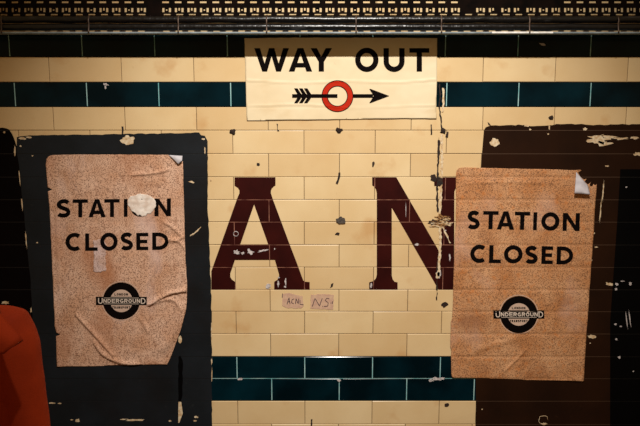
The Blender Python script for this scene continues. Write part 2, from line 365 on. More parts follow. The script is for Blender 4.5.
def glyph(c, x0, x1, y0, y1, w):
    """strips: ('l', polyline, width) or ('q', quad with top edge then bottom edge)"""
    h = w/2; wx = w*1.08; cx, cy = (x0+x1)/2, (y0+y1)/2; hb = w*.86
    V = lambda x: ('q', ((x, y0), (x+w, y0), (x+w, y1), (x, y1)))
    H = lambda xa, xb, y: ('q', ((xa, y), (xb, y), (xb, y+hb), (xa, y+hb)))
    Q = lambda a, b, d, e: ('q', ((a, y0), (b, y0), (e, y1), (d, y1)))
    if c == 'I': return [('q', ((x0,y0),(x1,y0),(x1,y1),(x0,y1)))]
    if c == 'T': return [H(x0, x1, y0), V(cx-h)]
    if c == 'L': return [V(x0), H(x0, x1, y1-hb)]
    if c == 'E': return [V(x0), H(x0, x1, y0), H(x0, x1-(x1-x0)*.08, cy-hb/2), H(x0, x1, y1-hb)]
    if c == 'A':
        t = w*.55; yb = y0+(y1-y0)*.63
        return [Q(cx-t, cx+t*.6, x0, x0+wx), Q(cx-t*.6, cx+t, x1-wx, x1), ('q', ((x0+(cx-x0)*.34, yb), (x1-(x1-cx)*.34, yb), (x1-(x1-cx)*.22, yb+hb), (x0+(cx-x0)*.22, yb+hb)))]
    if c == 'N': return [V(x0), V(x1-w), Q(x0, x0+wx, x1-wx, x1)]
    if c == 'W':
        q = (x1-x0)
        a, b = x0+q*.30, x0+q*.70
        return [Q(x0, x0+wx, a-h*.9, a+h*.9), Q(cx-h, cx+h*.9, a-h*.9, a+h*.9), Q(cx-h*.9, cx+h, b-h*.9, b+h*.9), Q(x1-wx, x1, b-h*.9, b+h*.9)]
    if c == 'Y':
        ym = y0+(y1-y0)*.56
        return [('q', ((x0,y0),(x0+wx*1.1,y0),(cx+h*.9,ym),(cx-h,ym+w*.1))), ('q', ((x1-wx*1.1,y0),(x1,y0),(cx+h,ym+w*.1),(cx-h*.9,ym))), ('q', ((cx-h,ym-w*.15),(cx+h,ym-w*.15),(cx+h,y1),(cx-h,y1)))]
    if c == 'O': return [('l', ell(cx, cy, (x1-x0)/2-h, (y1-y0)/2-h, 0, 360, 40), w)]
    if c == 'C': return [('l', ell(cx+(x1-x0)*.08, cy, (x1-x0)*.58-h, (y1-y0)/2-h, 52, 308, 32), w)]
    if c == 'G': return [('l', ell(cx+(x1-x0)*.04, cy, (x1-x0)*.54-h, (y1-y0)/2-h, 50, 330, 32), w), ('q', ((cx,cy),(x1,cy),(x1,cy+hb),(cx,cy+hb))), ('q', ((x1-w,cy),(x1,cy),(x1,y1-h),(x1-w,y1-h)))]
    if c == 'U':
        r = (x1-x0)/2-h
        return [('l', [(x0+h, y0), (x0+h, (y0+y1-2*r-w)/2), (x0+h, y1-h-r)]+ell(cx, y1-h-r, r, r, 180, 360, 20)[1:]+[(x1-h, (y0+y1)/2-r*.5), (x1-h, y0)], w)]
    if c == 'D':
        xs = x0+(x1-x0)*.36
        return [V(x0), ('l', [(x0, y0+h*.9), (xs, y0+h*.9)]+ell(xs, cy, x1-h-xs, (y1-y0)/2-h*.9, 90, -90, 24)[1:-1]+[(xs, y1-h*.9), (x0, y1-h*.9)], w*.93)]
    if c in 'PR':
        ym = y0+(y1-y0)*.55; xs = x0+(x1-x0)*.5; r = (ym-y0)/2-h*.6
        s = [V(x0), ('l', [(x0, y0+h), (xs, y0+h)]+ell(xs, y0+h+r, x1-h-xs, r, 90, -90, 14)[1:-1]+[(xs, y0+h+2*r), (x0, y0+h+2*r)], w)]
        if c == 'R': s.append(('q', ((xs-h, ym), (xs+h, ym), (x1, y1), (x1-wx, y1))))
        return s
    if c == 'S': return [('l', catmull([(x0+h*.7+(x1-x0-1.4*h)*a, y0+h+(y1-y0-w)*b) for a, b in SN], 4), w)]
    return []
def strip_into(bm, st, surf, step=1.2, mi=0):
    """surf(px, py) -> world point on the carrier's surface, a hair in front"""
    if st[0] == 'q':
        a, b, c, d = st[1]
        nv = max(1, int(math.hypot(a[0]-d[0], a[1]-d[1])/step)); nu = max(1, int(math.hypot(a[0]-b[0], a[1]-b[1])/step))
        g = [[(lambda l, r: (l[0]+(r[0]-l[0])*i/nu, l[1]+(r[1]-l[1])*i/nu))((a[0]+(d[0]-a[0])*j/nv, a[1]+(d[1]-a[1])*j/nv), (b[0]+(c[0]-b[0])*j/nv, b[1]+(c[1]-b[1])*j/nv)) for i in range(nu+1)] for j in range(nv+1)]
    else:
        pl, w2 = st[1], st[2]; pts = [pl[0]]
        for p in pl[1:]:
            d = math.hypot(p[0]-pts[-1][0], p[1]-pts[-1][1]); k = max(1, int(d/step)); q = pts[-1]
            for j in range(1, k+1): pts.append((q[0]+(p[0]-q[0])*j/k, q[1]+(p[1]-q[1])*j/k))
        closed = math.hypot(pl[0][0]-pl[-1][0], pl[0][1]-pl[-1][1]) < 1e-6
        g = []; n = len(pts); nu = max(1, round(w2/step))
        for i, p in enumerate(pts):
            a = pts[i-1] if i else (pts[-2] if closed else pts[0]); b = pts[i+1] if i < n-1 else (pts[1] if closed else pts[-1])
            tx, ty = b[0]-a[0], b[1]-a[1]; L = math.hypot(tx, ty) or 1; nx, ny = -ty/L, tx/L
            g.append([(p[0]+nx*w2*(k/nu-.5), p[1]+ny*w2*(k/nu-.5)) for k in range(nu+1)])
    vv = [[bm.verts.new(surf(*q)) for q in row] for row in g]
    for r0, r1 in zip(vv, vv[1:]):
        for k in range(len(r0)-1):
            f = bm.faces.new((r0[k], r0[k+1], r1[k+1], r1[k])); f.normal_update()
            if f.normal.y > 0: f.normal_flip()
            f.material_index = mi
def word(letters, surf, w, slope=0, shear=0):
    bm = bmesh.new()
    for c, x0, x1, y0, y1 in letters:
        for s in glyph(c, x0, x1, y0, y1, w):
            strip_into(bm, s, lambda a, b: surf(a+(b-(y0+y1)/2)*shear, b+(a-(x0+x1)/2)*slope))
    return bm
def poly_into(bm, pl, surf, mi=0):
    f = bm.faces.new([bm.verts.new(surf(*p)) for p in pl]); f.normal_update()
    if f.normal.y > 0: f.normal_flip()
    f.material_index = mi; bmesh.ops.triangulate(bm, faces=[f])

# ------------------------------------------------------------------ posters and sign: sheets over the tiles
def segd(p, a, b):
    ax, ay = b[0]-a[0], b[1]-a[1]; L = ax*ax+ay*ay or 1e-9
    t = max(0, min(1, ((p[0]-a[0])*ax+(p[1]-a[1])*ay)/L))
    return math.hypot(p[0]-a[0]-t*ax, p[1]-a[1]-t*ay), t
def make_disp(base, wr, groove=.0009, und=.0007, seed=0, extra=None):
    wr = [(catmull(pl, 5) if len(pl) > 2 else pl, wd, h, k) for pl, wd, h, k in wr]
    def disp(x, y):
        d = base
        for pl, wd, h, k in wr:
            if not (min(p[0] for p in pl)-4*wd < x < max(p[0] for p in pl)+4*wd and min(p[1] for p in pl)-4*wd < y < max(p[1] for p in pl)+4*wd): continue
            best, bs, bt = 1e9, 1, 0
            for i in range(len(pl)-1):
                dd, t = segd((x, y), pl[i], pl[i+1])
                if dd < best:
                    best = dd; bt = (i+t)/(len(pl)-1)
                    ex, ey = pl[i+1][0]-pl[i][0], pl[i+1][1]-pl[i][1]
                    bs = 1 if ex*(y-pl[i][1])-ey*(x-pl[i][0]) > 0 else -1
            taper = 1-abs(2*bt-1)**4*(1 if not k else .2)
            wq = wd*(.45 if bs > 0 else 1.5) if k else wd
            d += 1.7*h*taper*math.exp(-(best/wq)**2)
        d += und*noise.noise(Vector((x*.035, y*.035, seed)))+.0004*noise.noise(Vector((x*.12, y*.12, seed+3)))
        for yy in ROWS_PX:
            if abs(y-yy) < 3: d -= groove*math.exp(-((y-yy)/.8)**2)
        if extra: d += extra(x, y)
        return max(d, .0022)
    return disp
def sheet(outline, disp, step=1.15, mi=0):
    xs = [p[0] for p in outline]; ys = [p[1] for p in outline]
    def inside(x, y):
        c = False; n = len(outline)
        for i in range(n):
            x1, y1 = outline[i]; x2, y2 = outline[i-1]
            if (y1 > y) != (y2 > y) and x < (x2-x1)*(y-y1)/(y2-y1)+x1: c = not c
        return c
    vs = [Vector(p) for p in outline]; es = [(i, (i+1) % len(outline)) for i in range(len(outline))]
    y = min(ys)+step*.5
    while y < max(ys):
        # the crossings of this scan line
        cr = []
        for i in range(len(outline)):
            x1, y1 = outline[i]; x2, y2 = outline[i-1]
            if (y1 > y) != (y2 > y): cr.append((x2-x1)*(y-y1)/(y2-y1)+x1)
        cr.sort()
        for a, b in zip(cr[::2], cr[1::2]):
            x = math.ceil((a+step*.5)/step)*step
            while x < b-step*.5: vs.append(Vector((x, y))); x += step
        y += step
    ov, oe, of, *_ = delaunay_2d_cdt(vs, es, [], 1, 1e-5)
    bm = bmesh.new(); bv = []
    for v in ov:
        d = disp(v.x, v.y); bv.append(bm.verts.new(PW(v.x, v.y, 0)+Vector((0, -d, 0))))
    for f in of:
        q = bm.faces.new([bv[i] for i in f]); q.normal_update(); q.smooth = True
        if q.normal.y > 0: q.normal_flip()
    bd = [e for e in bm.edges if len(e.link_faces) == 1]
    r = bmesh.ops.extrude_edge_only(bm, edges=bd)
    for v in [x for x in r['geom'] if isinstance(x, bmesh.types.BMVert)]: v.co.y += .0008
    return bm
def on(disp, e=.0006): return lambda x, y: PW(x, y)+Vector((0, -disp(x, y)-e, 0))
def emblem(cx, cy, disp, parent, pink):
    E = empty('emblem', PW(cx, cy)-wloc(parent), None, None); E.parent = parent
    bm = bmesh.new(); s = on(disp, .0004)
    for k in range(10):
        strip_into(bm, ('l', ell(cx, cy, .6+k*1.15, .6+k*1.15, 0, 360, 36), 1.25), s, 1.3)
    strip_into(bm, ('l', ell(cx, cy, 19.3, 19.3, 0, 360, 60), .7), s, 1.5)
    obj('disc', bm, pink, E)
    bm = bmesh.new(); strip_into(bm, ('l', ell(cx, cy, 14.9, 14.9, 0, 360, 60), 7.2), on(disp, .0007)); obj('ring', bm, INK, E)
    bm = bmesh.new(); strip_into(bm, ('q', ((cx-25.4,cy-4.1),(cx+25.4,cy-4.1),(cx+25.4,cy+4.1),(cx-25.4,cy+4.1))), on(disp, .0010)); obj('bar', bm, INK, E)
    t = 'UNDERGROUND'; bm = bmesh.new(); s = on(disp, .0014)
    x = cx-23.2
    for i, c in enumerate(t):
        big = i in (0, 10); wd = 4.6 if big else 3.45; hh = 2.9 if big else 1.95
        for st in glyph(c, x, x+wd, cy-hh, cy+hh, .95 if big else .85): strip_into(bm, st, s, 1.0)
        x += wd+(.72 if not big else .65)
    for yy in (-2.95, 2.95): strip_into(bm, ('q', ((cx-17.5,cy+yy-.2),(cx+17.5,cy+yy-.2),(cx+17.5,cy+yy+.2),(cx-17.5,cy+yy+.2))), s, 1.5)
    obj('lettering', bm, EMBT, E)['label'] = 'pale lettering'
    s = on(disp, .0008)
    for t, yy, wd in (('LONDON', cy-7.6, 1.9), ('TRANSPORT', cy+5.4, 1.62)):
        bm = bmesh.new()
        x = cx-len(t)*(wd+.42)/2
        for c in t:
            for st in glyph(c, x+(wd*.35 if c == 'I' else 0), x+wd, yy, yy+2.3, .6): strip_into(bm, st, s, 1.0)
            x += wd+.42
        obj('lettering', bm, INK, E)

# left poster
wrL = [([(131,175.5),(140,174.5),(150,174),(160,172.6),(168,170.4)], 1.3, .0030, 1), ([(131,175.5),(128.5,184),(127,196)], 1.2, .0022, 0),
       ([(163,222),(172,227),(181,236)], 1.4, .0030, 1), ([(166,240),(176,240),(185,236)], 1.3, .0026, 0), ([(174,240),(180,243),(185,249)], 1.2, .0026, 1),
       ([(150,304.5),(160,298.5),(170,293.5),(179,291.5),(188,290)], 1.6, .0055, 1), ([(150,305),(160,301),(169,299),(176,301),(183,311)], 1.3, .0028, 0),
       ([(146,286),(153,274),(158,262),(162,246)], 1.3, .0022, 0), ([(160,246),(168,240),(173,236)], 1.4, .0022, 0),
       ([(77,315),(86,325),(97,337),(113,355)], 1.6, .0042, 1), ([(94,342),(102,353),(112,359),(124,363),(136,364)], 1.7, .0042, 1),
       ([(139,316),(145,324),(149,334)], 1.5, .0022, 0), ([(160,352),(170,340),(178,322),(184,300)], 4, .0040, 0), ([(118,242),(119,262),(115,285)], 1.6, .0012, 0),
       ([(57,170),(58,230),(60,300)], 2.2, .0018, 0), ([(100,200),(99,240),(101,270)], 3, .0010, 0)]
def exL(x, y):
    e = 0
    q = max(0, (y-292)/75.0); s = max(0, (x-150)/40.0)
    e += .010*min(1, q)*min(1, s)**2
    e += .003*math.exp(-((x-(47.5+(y-155)*.045))/3.0)**2)
    return e
dL = make_disp(.0042, wrL, .0006, .0010, 1, exL)
outL = ragged([(46.8,164),(47.8,158.5),(50,155.8),(54,154.8),(110,154.4),(150,154.6),(169,154.8)], 5, .2, 201, False)+ragged([(178.5,164.2),(183,161),(183.4,170),(184.4,214),(185.7,260),(187.2,281),(187.2,300),(186,312),(181,330),(174,349),(167.6,363.8)], 6, .25, 202, False)+ragged([(167.2,364),(150,364.2),(136,364),(120,364.6),(100,365.6),(57.4,366.2)], 5, .3, 203, False)+ragged([(57.2,350),(56.9,335.5),(61,334),(57,332),(55.6,325),(54.6,300),(53,262),(50,203),(48.8,191),(53,189.3),(48.4,187)], 6, .25, 204, False)
PL = empty('paper_poster', PW(118, 366.4), 'pinkish-brown wrinkled closure poster with a torn white patch, pasted on the charcoal panel', 'poster')
obj('paper_sheet', sheet(outL, dL), PAP_L, PL)
sl = -.008
obj('lettering', word([('S',57.7,70.9,199,217.3),('T',73.2,88.4,199.2,217.1),('A',89,106.2,199,217),('T',104.8,120.1,198.9,216.8),('I',124.2,127.9,198.8,216.6),('O',131,150.5,198.6,216.4),('N',154.9,171.2,198.4,216)], on(dL), 4.0, sl), INK, PL)
obj('lettering', word([('C',66,81.7,232.6,250.7),('L',85.6,98.3,233.2,250.5),('O',100.8,118.1,232.4,250.4),('S',121.2,133.2,232.2,250),('E',136.6,148.7,232.6,249.8),('D',152.6,169.2,232.3,249.5)], on(dL), 4.0, sl), INK, PL)
emblem(121.8, 300.5, dL, PL, EMBL)
for sx, pts, sd in ((0, [(94,240),(104,238),(107,246),(106,258),(107,270),(101,272.5),(93.5,271),(94.5,258)], 206),):
    obj('scuffed_patch', sheet(ragged(pts, 1.6, .7, sd), lambda x, y: dL(x, y)+.0003, 1.2), SCUFF, PL)['label'] = 'pale lilac scuffed patch'
rp = [(128.6,199),(131,196),(135,195.4),(139,193.8),(145,194.2),(150,195.4),(154,198),(156.2,202.5),(156,207),(153.6,210.5),(151,213.5),(147.6,213),(146.8,215.6),(143,216.4),(140.4,214.6),(138,216.4),(135.6,212.5),(132,211),(130,207.5),(128,204)]
bm = sheet(ragged(rp, 1.4, .45, 205), lambda x, y: dL(x, y)+.0011+.0009*noise.noise(Vector((x*.3, y*.3, 9))), 1.0)
obj('torn_patch', bm, TORN, PL)['label'] = 'torn white paper patch over the first word'
def flap(pts, ys, name, m, parent, n=8):
    """quad flap: four photo points with stand-off from the wall, bowed"""
    bm = bmesh.new(); g = []
    for j in range(n+1):
        row = []
        for i in range(n+1):
            u, v = i/n, j/n
            q = [(1-u)*(1-v), u*(1-v), u*v, (1-u)*v]
            x = sum(a*p[0] for a, p in zip(q, pts)); y = sum(a*p[1] for a, p in zip(q, pts)); d = sum(a*b for a, b in zip(q, ys))+.004*math.sin(math.pi*v)*math.sin(math.pi*u)
            row.append(bm.verts.new(PW(x, y, d)))
        g.append(row)
    for j in range(n):
        for i in range(n): bm.faces.new((g[j][i], g[j][i+1], g[j+1][i+1], g[j+1][i])).smooth = True
    bmesh.ops.recalc_face_normals(bm, faces=bm.faces); bmesh.ops.solidify(bm, geom=bm.faces[:], thickness=.0006)
    return obj(name, bm, m, parent)
flap([(168.5,155),(182.5,155.8),(182,160.5),(178.2,164.4)], [.006,.010,.016,.012], 'curled_corner', BACKP, PL)['label'] = 'curled white corner'

# right poster
wrR = [([(497,262),(500.5,272),(500,284),(494,300)], 1.1, .0020, 0), ([(503,372),(514,361),(527,348)], 1.3, .0018, 0), ([(458,196),(457,260),(454,330)], 1.6, .0010, 0), ([(462,184),(500,182),(560,184)], 1.1, .0010, 0),
       ([(470,352),(490,345),(520,338)], 3, .0014, 0), ([(553,172),(553,176),(552,181)], .8, .0012, 0)]
dR = make_disp(.0042, wrR, .0021, .0008, 5, lambda x, y: .004*math.exp(-((x-595)/3.0)**2-((y-190)/8.0)**2)+.003*math.exp(-((y-379)/2.5)**2)*max(0, (x-540)/40)+.002*math.exp(-((x-456)/3)**2)*(1 if y < 200 else 0))
outR = ragged([(455.5,176),(456.2,170.5),(458.5,168),(464,167.2),(500,168.2),(552,169.4),(576,170)], 5, .2, 211, False)+[(579.5,169.6),(581.2,170.4),(577.5,172.2),(580,176.5),(583.2,179.6),(586,178.6),(584.2,181.6),(587.5,184.6),(590.2,182),(589,185.4),(591.5,186.4),(593,183.6),(594,185.4),(596,184)]+ragged([(595.4,190),(592.5,245),(589,290),(585.2,345),(583.2,380.2)], 7, .2, 212, False)+ragged([(582.6,380.6),(560,380.2),(520,379.2),(480,378),(452,377)], 6, .25, 213, False)+ragged([(451.2,374),(451,350),(450,346),(450.4,322),(452,318),(454,260),(455.8,205)], 6, .25, 214, False)
PR = empty('paper_poster', PW(520, 380), 'orange-brown closure poster with a ripped curled top corner, pasted on the dark brown panel', 'poster')
obj('paper_sheet', sheet(outR, dR), PAP_R, PR)
sl = .016
obj('lettering', word([('S',467.4,479.3,210.4,229),('T',482.7,498,210.9,229),('A',496.5,513.9,211.1,229.3),('T',514.2,529.5,211.6,229.6),('I',532.8,536.6,212,230),('O',540.8,559,212,230.4),('N',562.2,579.2,212.8,230.7)], on(dR), 4.2, sl, -.03), INK, PR)
obj('lettering', word([('C',469.9,485.9,244.4,262.6),('L',488.8,500.7,245,262.8),('O',503.5,522.2,244.9,263.1),('S',525,537.2,245.5,263.5),('E',541,552.5,246,263.7),('D',556.2,572.7,246.3,264)], on(dR), 4.2, sl, -.03), INK, PR)
emblem(518.4, 314.0, dR, PR, EMBL)
flap([(576.3,172),(588,185.5),(590.3,194.4),(574.6,193.2)], [.006,.008,.020,.022], 'curled_corner', BACKP, PR)['label'] = 'curled white corner'

# exit sign
dS = make_disp(.0040, [([(247,81),(300,83.4),(340,82),(400,82.6),(436,80)], .9, .0011, 1), ([(247,107),(300,105),(350,108),(400,107),(436,106)], .9, .0008, 1)], .0007, .0006, 8)
SG = empty('exit_sign', PW(341, 120), 'cream exit sign with bold black words and an arrow through a red ring', 'sign')
obj('sign_sheet', sheet(ragged([(244.6,38.4),(300,37.8),(380,37.9),(437,38.4),(436.8,80),(436,104),(436.4,118.6),(400,118.4),(340,119.2),(300,119.8),(247,120.4),(246.4,100),(245.8,80)], 6, .2, 221), dS, 1.3), SIGN, SG)
sf = on(dS)
obj('lettering', word([('W',254.4,289,48.3,71.7),('A',288.8,312.2,48.3,71.7),('Y',310.6,332,48.3,71.7)], sf, 5.3), INK, SG)
obj('lettering', word([('O',355,378.4,47.9,72.1),('U',383.4,404.4,48.3,72.1),('T',409.2,429,48.3,71.7)], sf, 5.3), INK, SG)
AR = empty('arrow_emblem', PW(337.4, 96.2)-wloc(SG), None, None); AR.parent = SG
bm = bmesh.new(); strip_into(bm, ('l', ell(337.4,96.2,12.7,12.7,0,360,60), 5.2), on(dS, .0006)); obj('ring', bm, RED, AR)['label'] = 'red ring'
bm = bmesh.new(); s2 = on(dS, .0009)
for r_ in (15.5, 10.0): strip_into(bm, ('l', ell(337.4,96.2,r_,r_,0,360,60), .75), s2)
obj('ring_outline', bm, INK, AR)
bm = bmesh.new(); s3 = on(dS, .0012)
q = lambda a, b, c, d: strip_into(bm, ('q', (a, b, c, d)), s3)
q((292.2,94.2),(337.4,94.2),(337.4,97.8),(292.2,97.8)); q((353.0,94.2),(373,94.2),(373,97.8),(353.0,97.8))
for k in range(3):
    x = 294.2+k*4.9
    q((x,88.4),(x+3.4,88.4),(x+8.3,96.0),(x+4.2,96.0)); q((x+4.2,96.0),(x+8.3,96.0),(x+3.4,103.2),(x,103.2))
q((369.2,89),(370.5,89),(389.2,96),(373.6,96)); q((373.6,96),(389.2,96),(370.5,103),(369.2,103))
obj('arrow', bm, INK, AR)

# ------------------------------------------------------------------ small things on the tiles
def flat_thing(name, polys, m, label, cat, y=-.0012, group=None):
    bm = bmesh.new(); chips_into(bm, polys, y, 0)
    r = bmesh.ops.extrude_edge_only(bm, edges=[e for e in bm.edges if len(e.link_faces) == 1])
    for v in [x for x in r['geom'] if isinstance(x, bmesh.types.BMVert)]: v.co.y = .0006
    return tag(obj(name, bm, m), label, cat, group)
def plug(px, py, r, seed, label):
    bm = bmesh.new(); c = PW(px, py); rr = random.Random(seed); n = 12
    a = [bm.verts.new((c.x+r*q*math.cos(2*math.pi*k/n), .0006, c.z+r*q*math.sin(2*math.pi*k/n))) for k, q in [(k, rr.uniform(.7,1.3)) for k in range(n)]]
    b = [bm.verts.new((v.co.x*.55+c.x*.45, -.004-rr.uniform(0,.002), v.co.z*.55+c.z*.45)) for v in a]
    for k in range(n): bm.faces.new((a[k], a[(k+1)%n], b[(k+1)%n], b[k]))
    bm.faces.new(b); bmesh.ops.recalc_face_normals(bm, faces=bm.faces)
    return tag(obj('rusty_wall_plug', bm, RUST), label, 'wall plug', 'rusty plugs in the tile joint below the sign')
plug(232.6,132,.0105,1,'rusty plug in the joint below the left end of the exit sign')
plug(339,130.6,.0105,2,'rusty plug in the joint right below the red ring of the exit sign')
plug(443,131,.0105,3,'rusty plug beside the vertical crack below the right end of the exit sign')
plug(551.5,117.5,.0085,4,'small rusty plug on the cream tiles above the dark brown panel')
flat_thing('rust_mark', [ragged([(276.6,123.5),(278,124),(277.8,129),(279.4,131),(277.5,131.2)],2,.3,301)], RUST, 'thin dark drip mark below the arrow feathers of the sign', 'mark')
flat_thing('rust_mark', [ragged([(430.4,124.5),(431.8,124.5),(432,135),(430.6,135)],2,.3,302)], RUST, 'short upright dark mark left of the plug by the crack', 'mark')
flat_thing('rust_mark', [ragged([(338.5,172.5),(340.4,172.3),(339.8,178),(337.6,184.4),(335.6,183.8),(337.6,178)],2,.3,303)], RUST, 'curved black drip mark on the tiles between the tops of letters A and N', 'mark')
flat_thing('putty_lump', [blob(341,220.2,5,3.4,304,16,.22)], GREY, 'grey putty lump stuck on the tile midway between letters A and N', 'lump', -.005)
flat_thing('rust_mark', [blob(337.4,234,2.2,1.4,305,12,.4)], RUST, 'small dark hole mark just below the grey putty lump', 'mark')
flat_thing('rust_mark', [blob(258.3,164.4,1.7,1.6,306,12,.25)], RUST, 'round dark hole mark above the top of letter A', 'mark')
flat_thing('rust_mark', [blob(373.2,164,1.2,3,307,12,.3,.2)], RUST, 'brown speck mark above the left serif of letter N', 'mark')
flat_thing('rust_mark', [ragged([(270.2,402),(271.8,402),(270.6,409),(269.4,409)],2,.3,308)], RUST, 'dark mark on the tile under the lower teal band', 'mark') if False else None
flat_thing('rust_mark', [ragged([(311,419.5),(312.6,419),(312,426.5),(310.6,426)],2,.3,309)], RUST, 'dark mark on the cream tiles below the teal band', 'mark')
flat_thing('rust_mark', [blob(446.8,405,2.2,1.9,310,12,.25)], RUST, 'round dark mark on the cream tile below the right end of the teal band', 'mark')
flat_thing('chipped_hole', [blob(444.4,304.6,3.4,2.6,311,14,.3)], RUST, 'chipped dark hole in the cream tile below letter N', 'hole')
flat_thing('rust_mark', [ragged([(331,284),(333.6,283),(332.6,286.5),(330,288)],2,.3,312)], RUST, 'small black nick mark right of the foot of letter A', 'mark')
flat_thing('glaze_chip', [blob(268,285.5,2.4,2,313,12,.4)], WHITECHIP, 'white glaze chip beside the right foot of letter A', 'chip')
flat_thing('glaze_chip', [blob(339.3,380.4,2.2,1.6,314,12,.45)], WHITECHIP, 'white glaze chip in the middle joint of the lower teal band', 'chip')
flat_thing('glaze_chip', [blob(437,379,8,1.6,315,18,.5), blob(431,380.2,2.6,1.4,316)], WHITECHIP, 'long white glaze chip at the right end of the lower teal band', 'chip')
flat_thing('glaze_chip', [blob(240,379,2.4,1.2,317,12,.45)], WHITECHIP, 'white glaze chip at the left end of the lower teal band', 'chip')
flat_thing('glaze_chip', [blob(106,84.5,2.8,1.2,318,12,.5,.3), blob(105.5,87,.8,2,319)], WHITECHIP, 'white glaze chip on the upper teal band left of the sign', 'chip')
flat_thing('glaze_chip', [blob(542.5,44.5,3,1.2,320,12,.5,.2)], WHITECHIP, 'white glaze chip on the shaded teal tiles right of the sign', 'chip')
flat_thing('rust_mark', [ragged([(121.6,126.5),(123.4,126.5),(123.2,134),(121.8,134)],2,.3,321)], RUST, 'upright dark mark on the cream tiles above the charcoal panel', 'mark')
flat_thing('rust_mark', [ragged([(487.5,122),(489,123),(491,125.5),(488.5,125)],2,.3,322)], RUST, 'brown nick mark above the top corner of the dark brown panel', 'mark')

# crack with peeled residue
ck = lambda pts, w0, seed: ragged([(x-w0, y) for x, y in pts]+[(x+w0, y) for x, y in pts[::-1]], 2.2, .55, seed)
fib = []
rr = random.Random(77)
for k in range(34):
    a = rr.uniform(-.35, .45); L = rr.uniform(5, 13); cx, cy = 441+rr.uniform(-6, 7), 221.5+rr.uniform(-5.5, 5)
    fib.append(blob(cx, cy, L*.55, rr.uniform(.5,.9), 400+k, 10, .4, a))
C1 = empty('peeled_crack', PW(441, 300), 'ragged vertical crack with tan peeled residue running from the sign end to letter N', 'crack')
bm = bmesh.new(); chips_into(bm, [ck([(439.4,84),(440,96),(439,107),(441,120),(441.5,131)], .7, 331)], -.0019, 0)
obj('crack_line', bm, RUST, C1)
bm = bmesh.new(); chips_into(bm, [ck([(438.6,140),(438.2,158),(437.6,176),(437,196),(438,212)], .9, 332)], -.0019, 0); obj('crack_line', bm, RUST, C1)
bm = bmesh.new(); chips_into(bm, [ck([(436.8,262),(437,280),(436.6,300)], .5, 333)], -.0019, 0); obj('crack_line', bm, RUST, C1)
bm = bmesh.new(); chips_into(bm, [ck([(443,88),(443.5,104),(442.6,112)], .9, 338), ck([(441.6,134),(442,160),(441,190),(439.6,214)], 1.1, 339), ck([(440,226),(440.4,244),(439,262),(438.4,276)], 1.2, 340), ck([(442,226),(446,234),(450,243)], .8, 341), blob(438,275,2,3.4,342,12,.4)], -.0023, 0)
obj('exposed_strip', bm, CHIP, C1)
bm = bmesh.new()
for k, pl in enumerate(fib): chips_into(bm, [pl], -.0026-.0001*(k % 9), k % 3 == 0)
obj('peeled_residue', bm, [TAN, CHIP], C1)
for pl in (blob(433,222,5,2.6,345,16,.45,-.2), blob(446,219,4,2,346,14,.45), blob(433.5,178,3,3.6,334), blob(440,181,3,4,335), blob(438.6,148,1.2,9,336,18,.5), blob(447,135,1.6,3,337,12,.4,.4)):
    bm = bmesh.new(); chips_into(bm, [pl], -.0024, 0); obj('dark_residue', bm, RUST, C1)

# two scribbled stickers
def sticker(pts, seed, strokes, label):
    E = empty('worn_sticker', PW(sum(p[0] for p in pts)/len(pts), max(p[1] for p in pts)), label, 'sticker')
    bm = bmesh.new(); chips_into(bm, [ragged(pts, 2.2, .4, seed)], -.0011, 0); obj('sticker_sheet', bm, STICK, E)
    bm = bmesh.new()
    for s in strokes: strip_into(bm, ('l', s, .62), lambda x, y: PW(x, y, .0016))
    obj('handwriting', bm, PEN, E)
Z = lambda *p: [(270+x/8, 280+y/8) for x, y in p]
sticker(Z((97,112),(150,104),(262,128),(270,205),(250,226),(130,222),(100,205)), 351, [Z((136,196),(152,140),(160,192)), Z((140,176),(160,172)), Z((192,150),(176,158),(172,182),(190,190)), Z((204,192),(208,148),(226,192),(230,150)), Z((240,160),(240,194),(268,198)), Z((100,108),(98,140))], 'worn mauve sticker with faint scribbled capitals under the right foot of letter A')
sticker(Z((326,116),(420,112),(510,118),(506,236),(420,232),(322,226)), 352, [Z((338,212),(360,146),(396,208),(418,146)), Z((420,208),(424,212)), Z((474,150),(452,146),(442,164),(466,182),(462,208),(432,212)), Z((484,184),(492,184)), Z((500,170),(500,192))], 'worn mauve sticker with two bold scribbled capitals, right of the fainter sticker')

# ------------------------------------------------------------------ cable tray along the top
TD = .058
TR = empty('cable_tray', PW(320, 33, 0), 'dark perforated steel cable tray fixed along the wall above the sign', 'cable tray')
PER = 12.56
bm = bmesh.new()
zlev = [-1.5, 1.4, 3.1, 8.0, 9.4, 10.6, 12.1, 14.0, 15.9, 19.0]
def holes(k, r):
    c = 0
    skip = k in (11, 36)
    if r == 1: return [] if (k == 11 or 36 <= k <= 43) else [(-4.4, 2.2)]
    if r in (3, 4, 5):
        if skip: return []
        h = [(-4.35, -2.2), (2.2, 4.35)]
        if k in (38, 40): h = [(-4.35, -2.2)]
        if r == 4 or (r == 3 and k % 3): h.insert(1, (-.8, .8))
        return h
    if r == 7: return [] if k == 11 else [(-2.8, 3.9)]
    return []
EX = [-6.28, -4.4, -4.35, -2.8, -2.2, -.8, .8, 2.2, 3.9, 4.35, 6.28]
vc = {}
def tv(x, y):
    key = (round(x, 2), y)
    if key not in vc: vc[key] = bm.verts.new(PW(x, y, TD))
    return vc[key]
for k in range(-52, 102):
    c = 15.9+PER*k
    for r in range(len(zlev)-1):
        hs = holes(k, r)
        for a, b in zip(EX, EX[1:]):
            m_ = (a+b)/2
            if any(h0 < m_ < h1 for h0, h1 in hs): continue
            bm.faces.new((tv(c+a, zlev[r+1]), tv(c+b, zlev[r+1]), tv(c+b, zlev[r]), tv(c+a, zlev[r])))
bmesh.ops.recalc_face_normals(bm, faces=bm.faces); bmesh.ops.solidify(bm, geom=bm.faces[:], thickness=.0012)
obj('perforated_panel', bm, STEEL, TR)
RD = .086
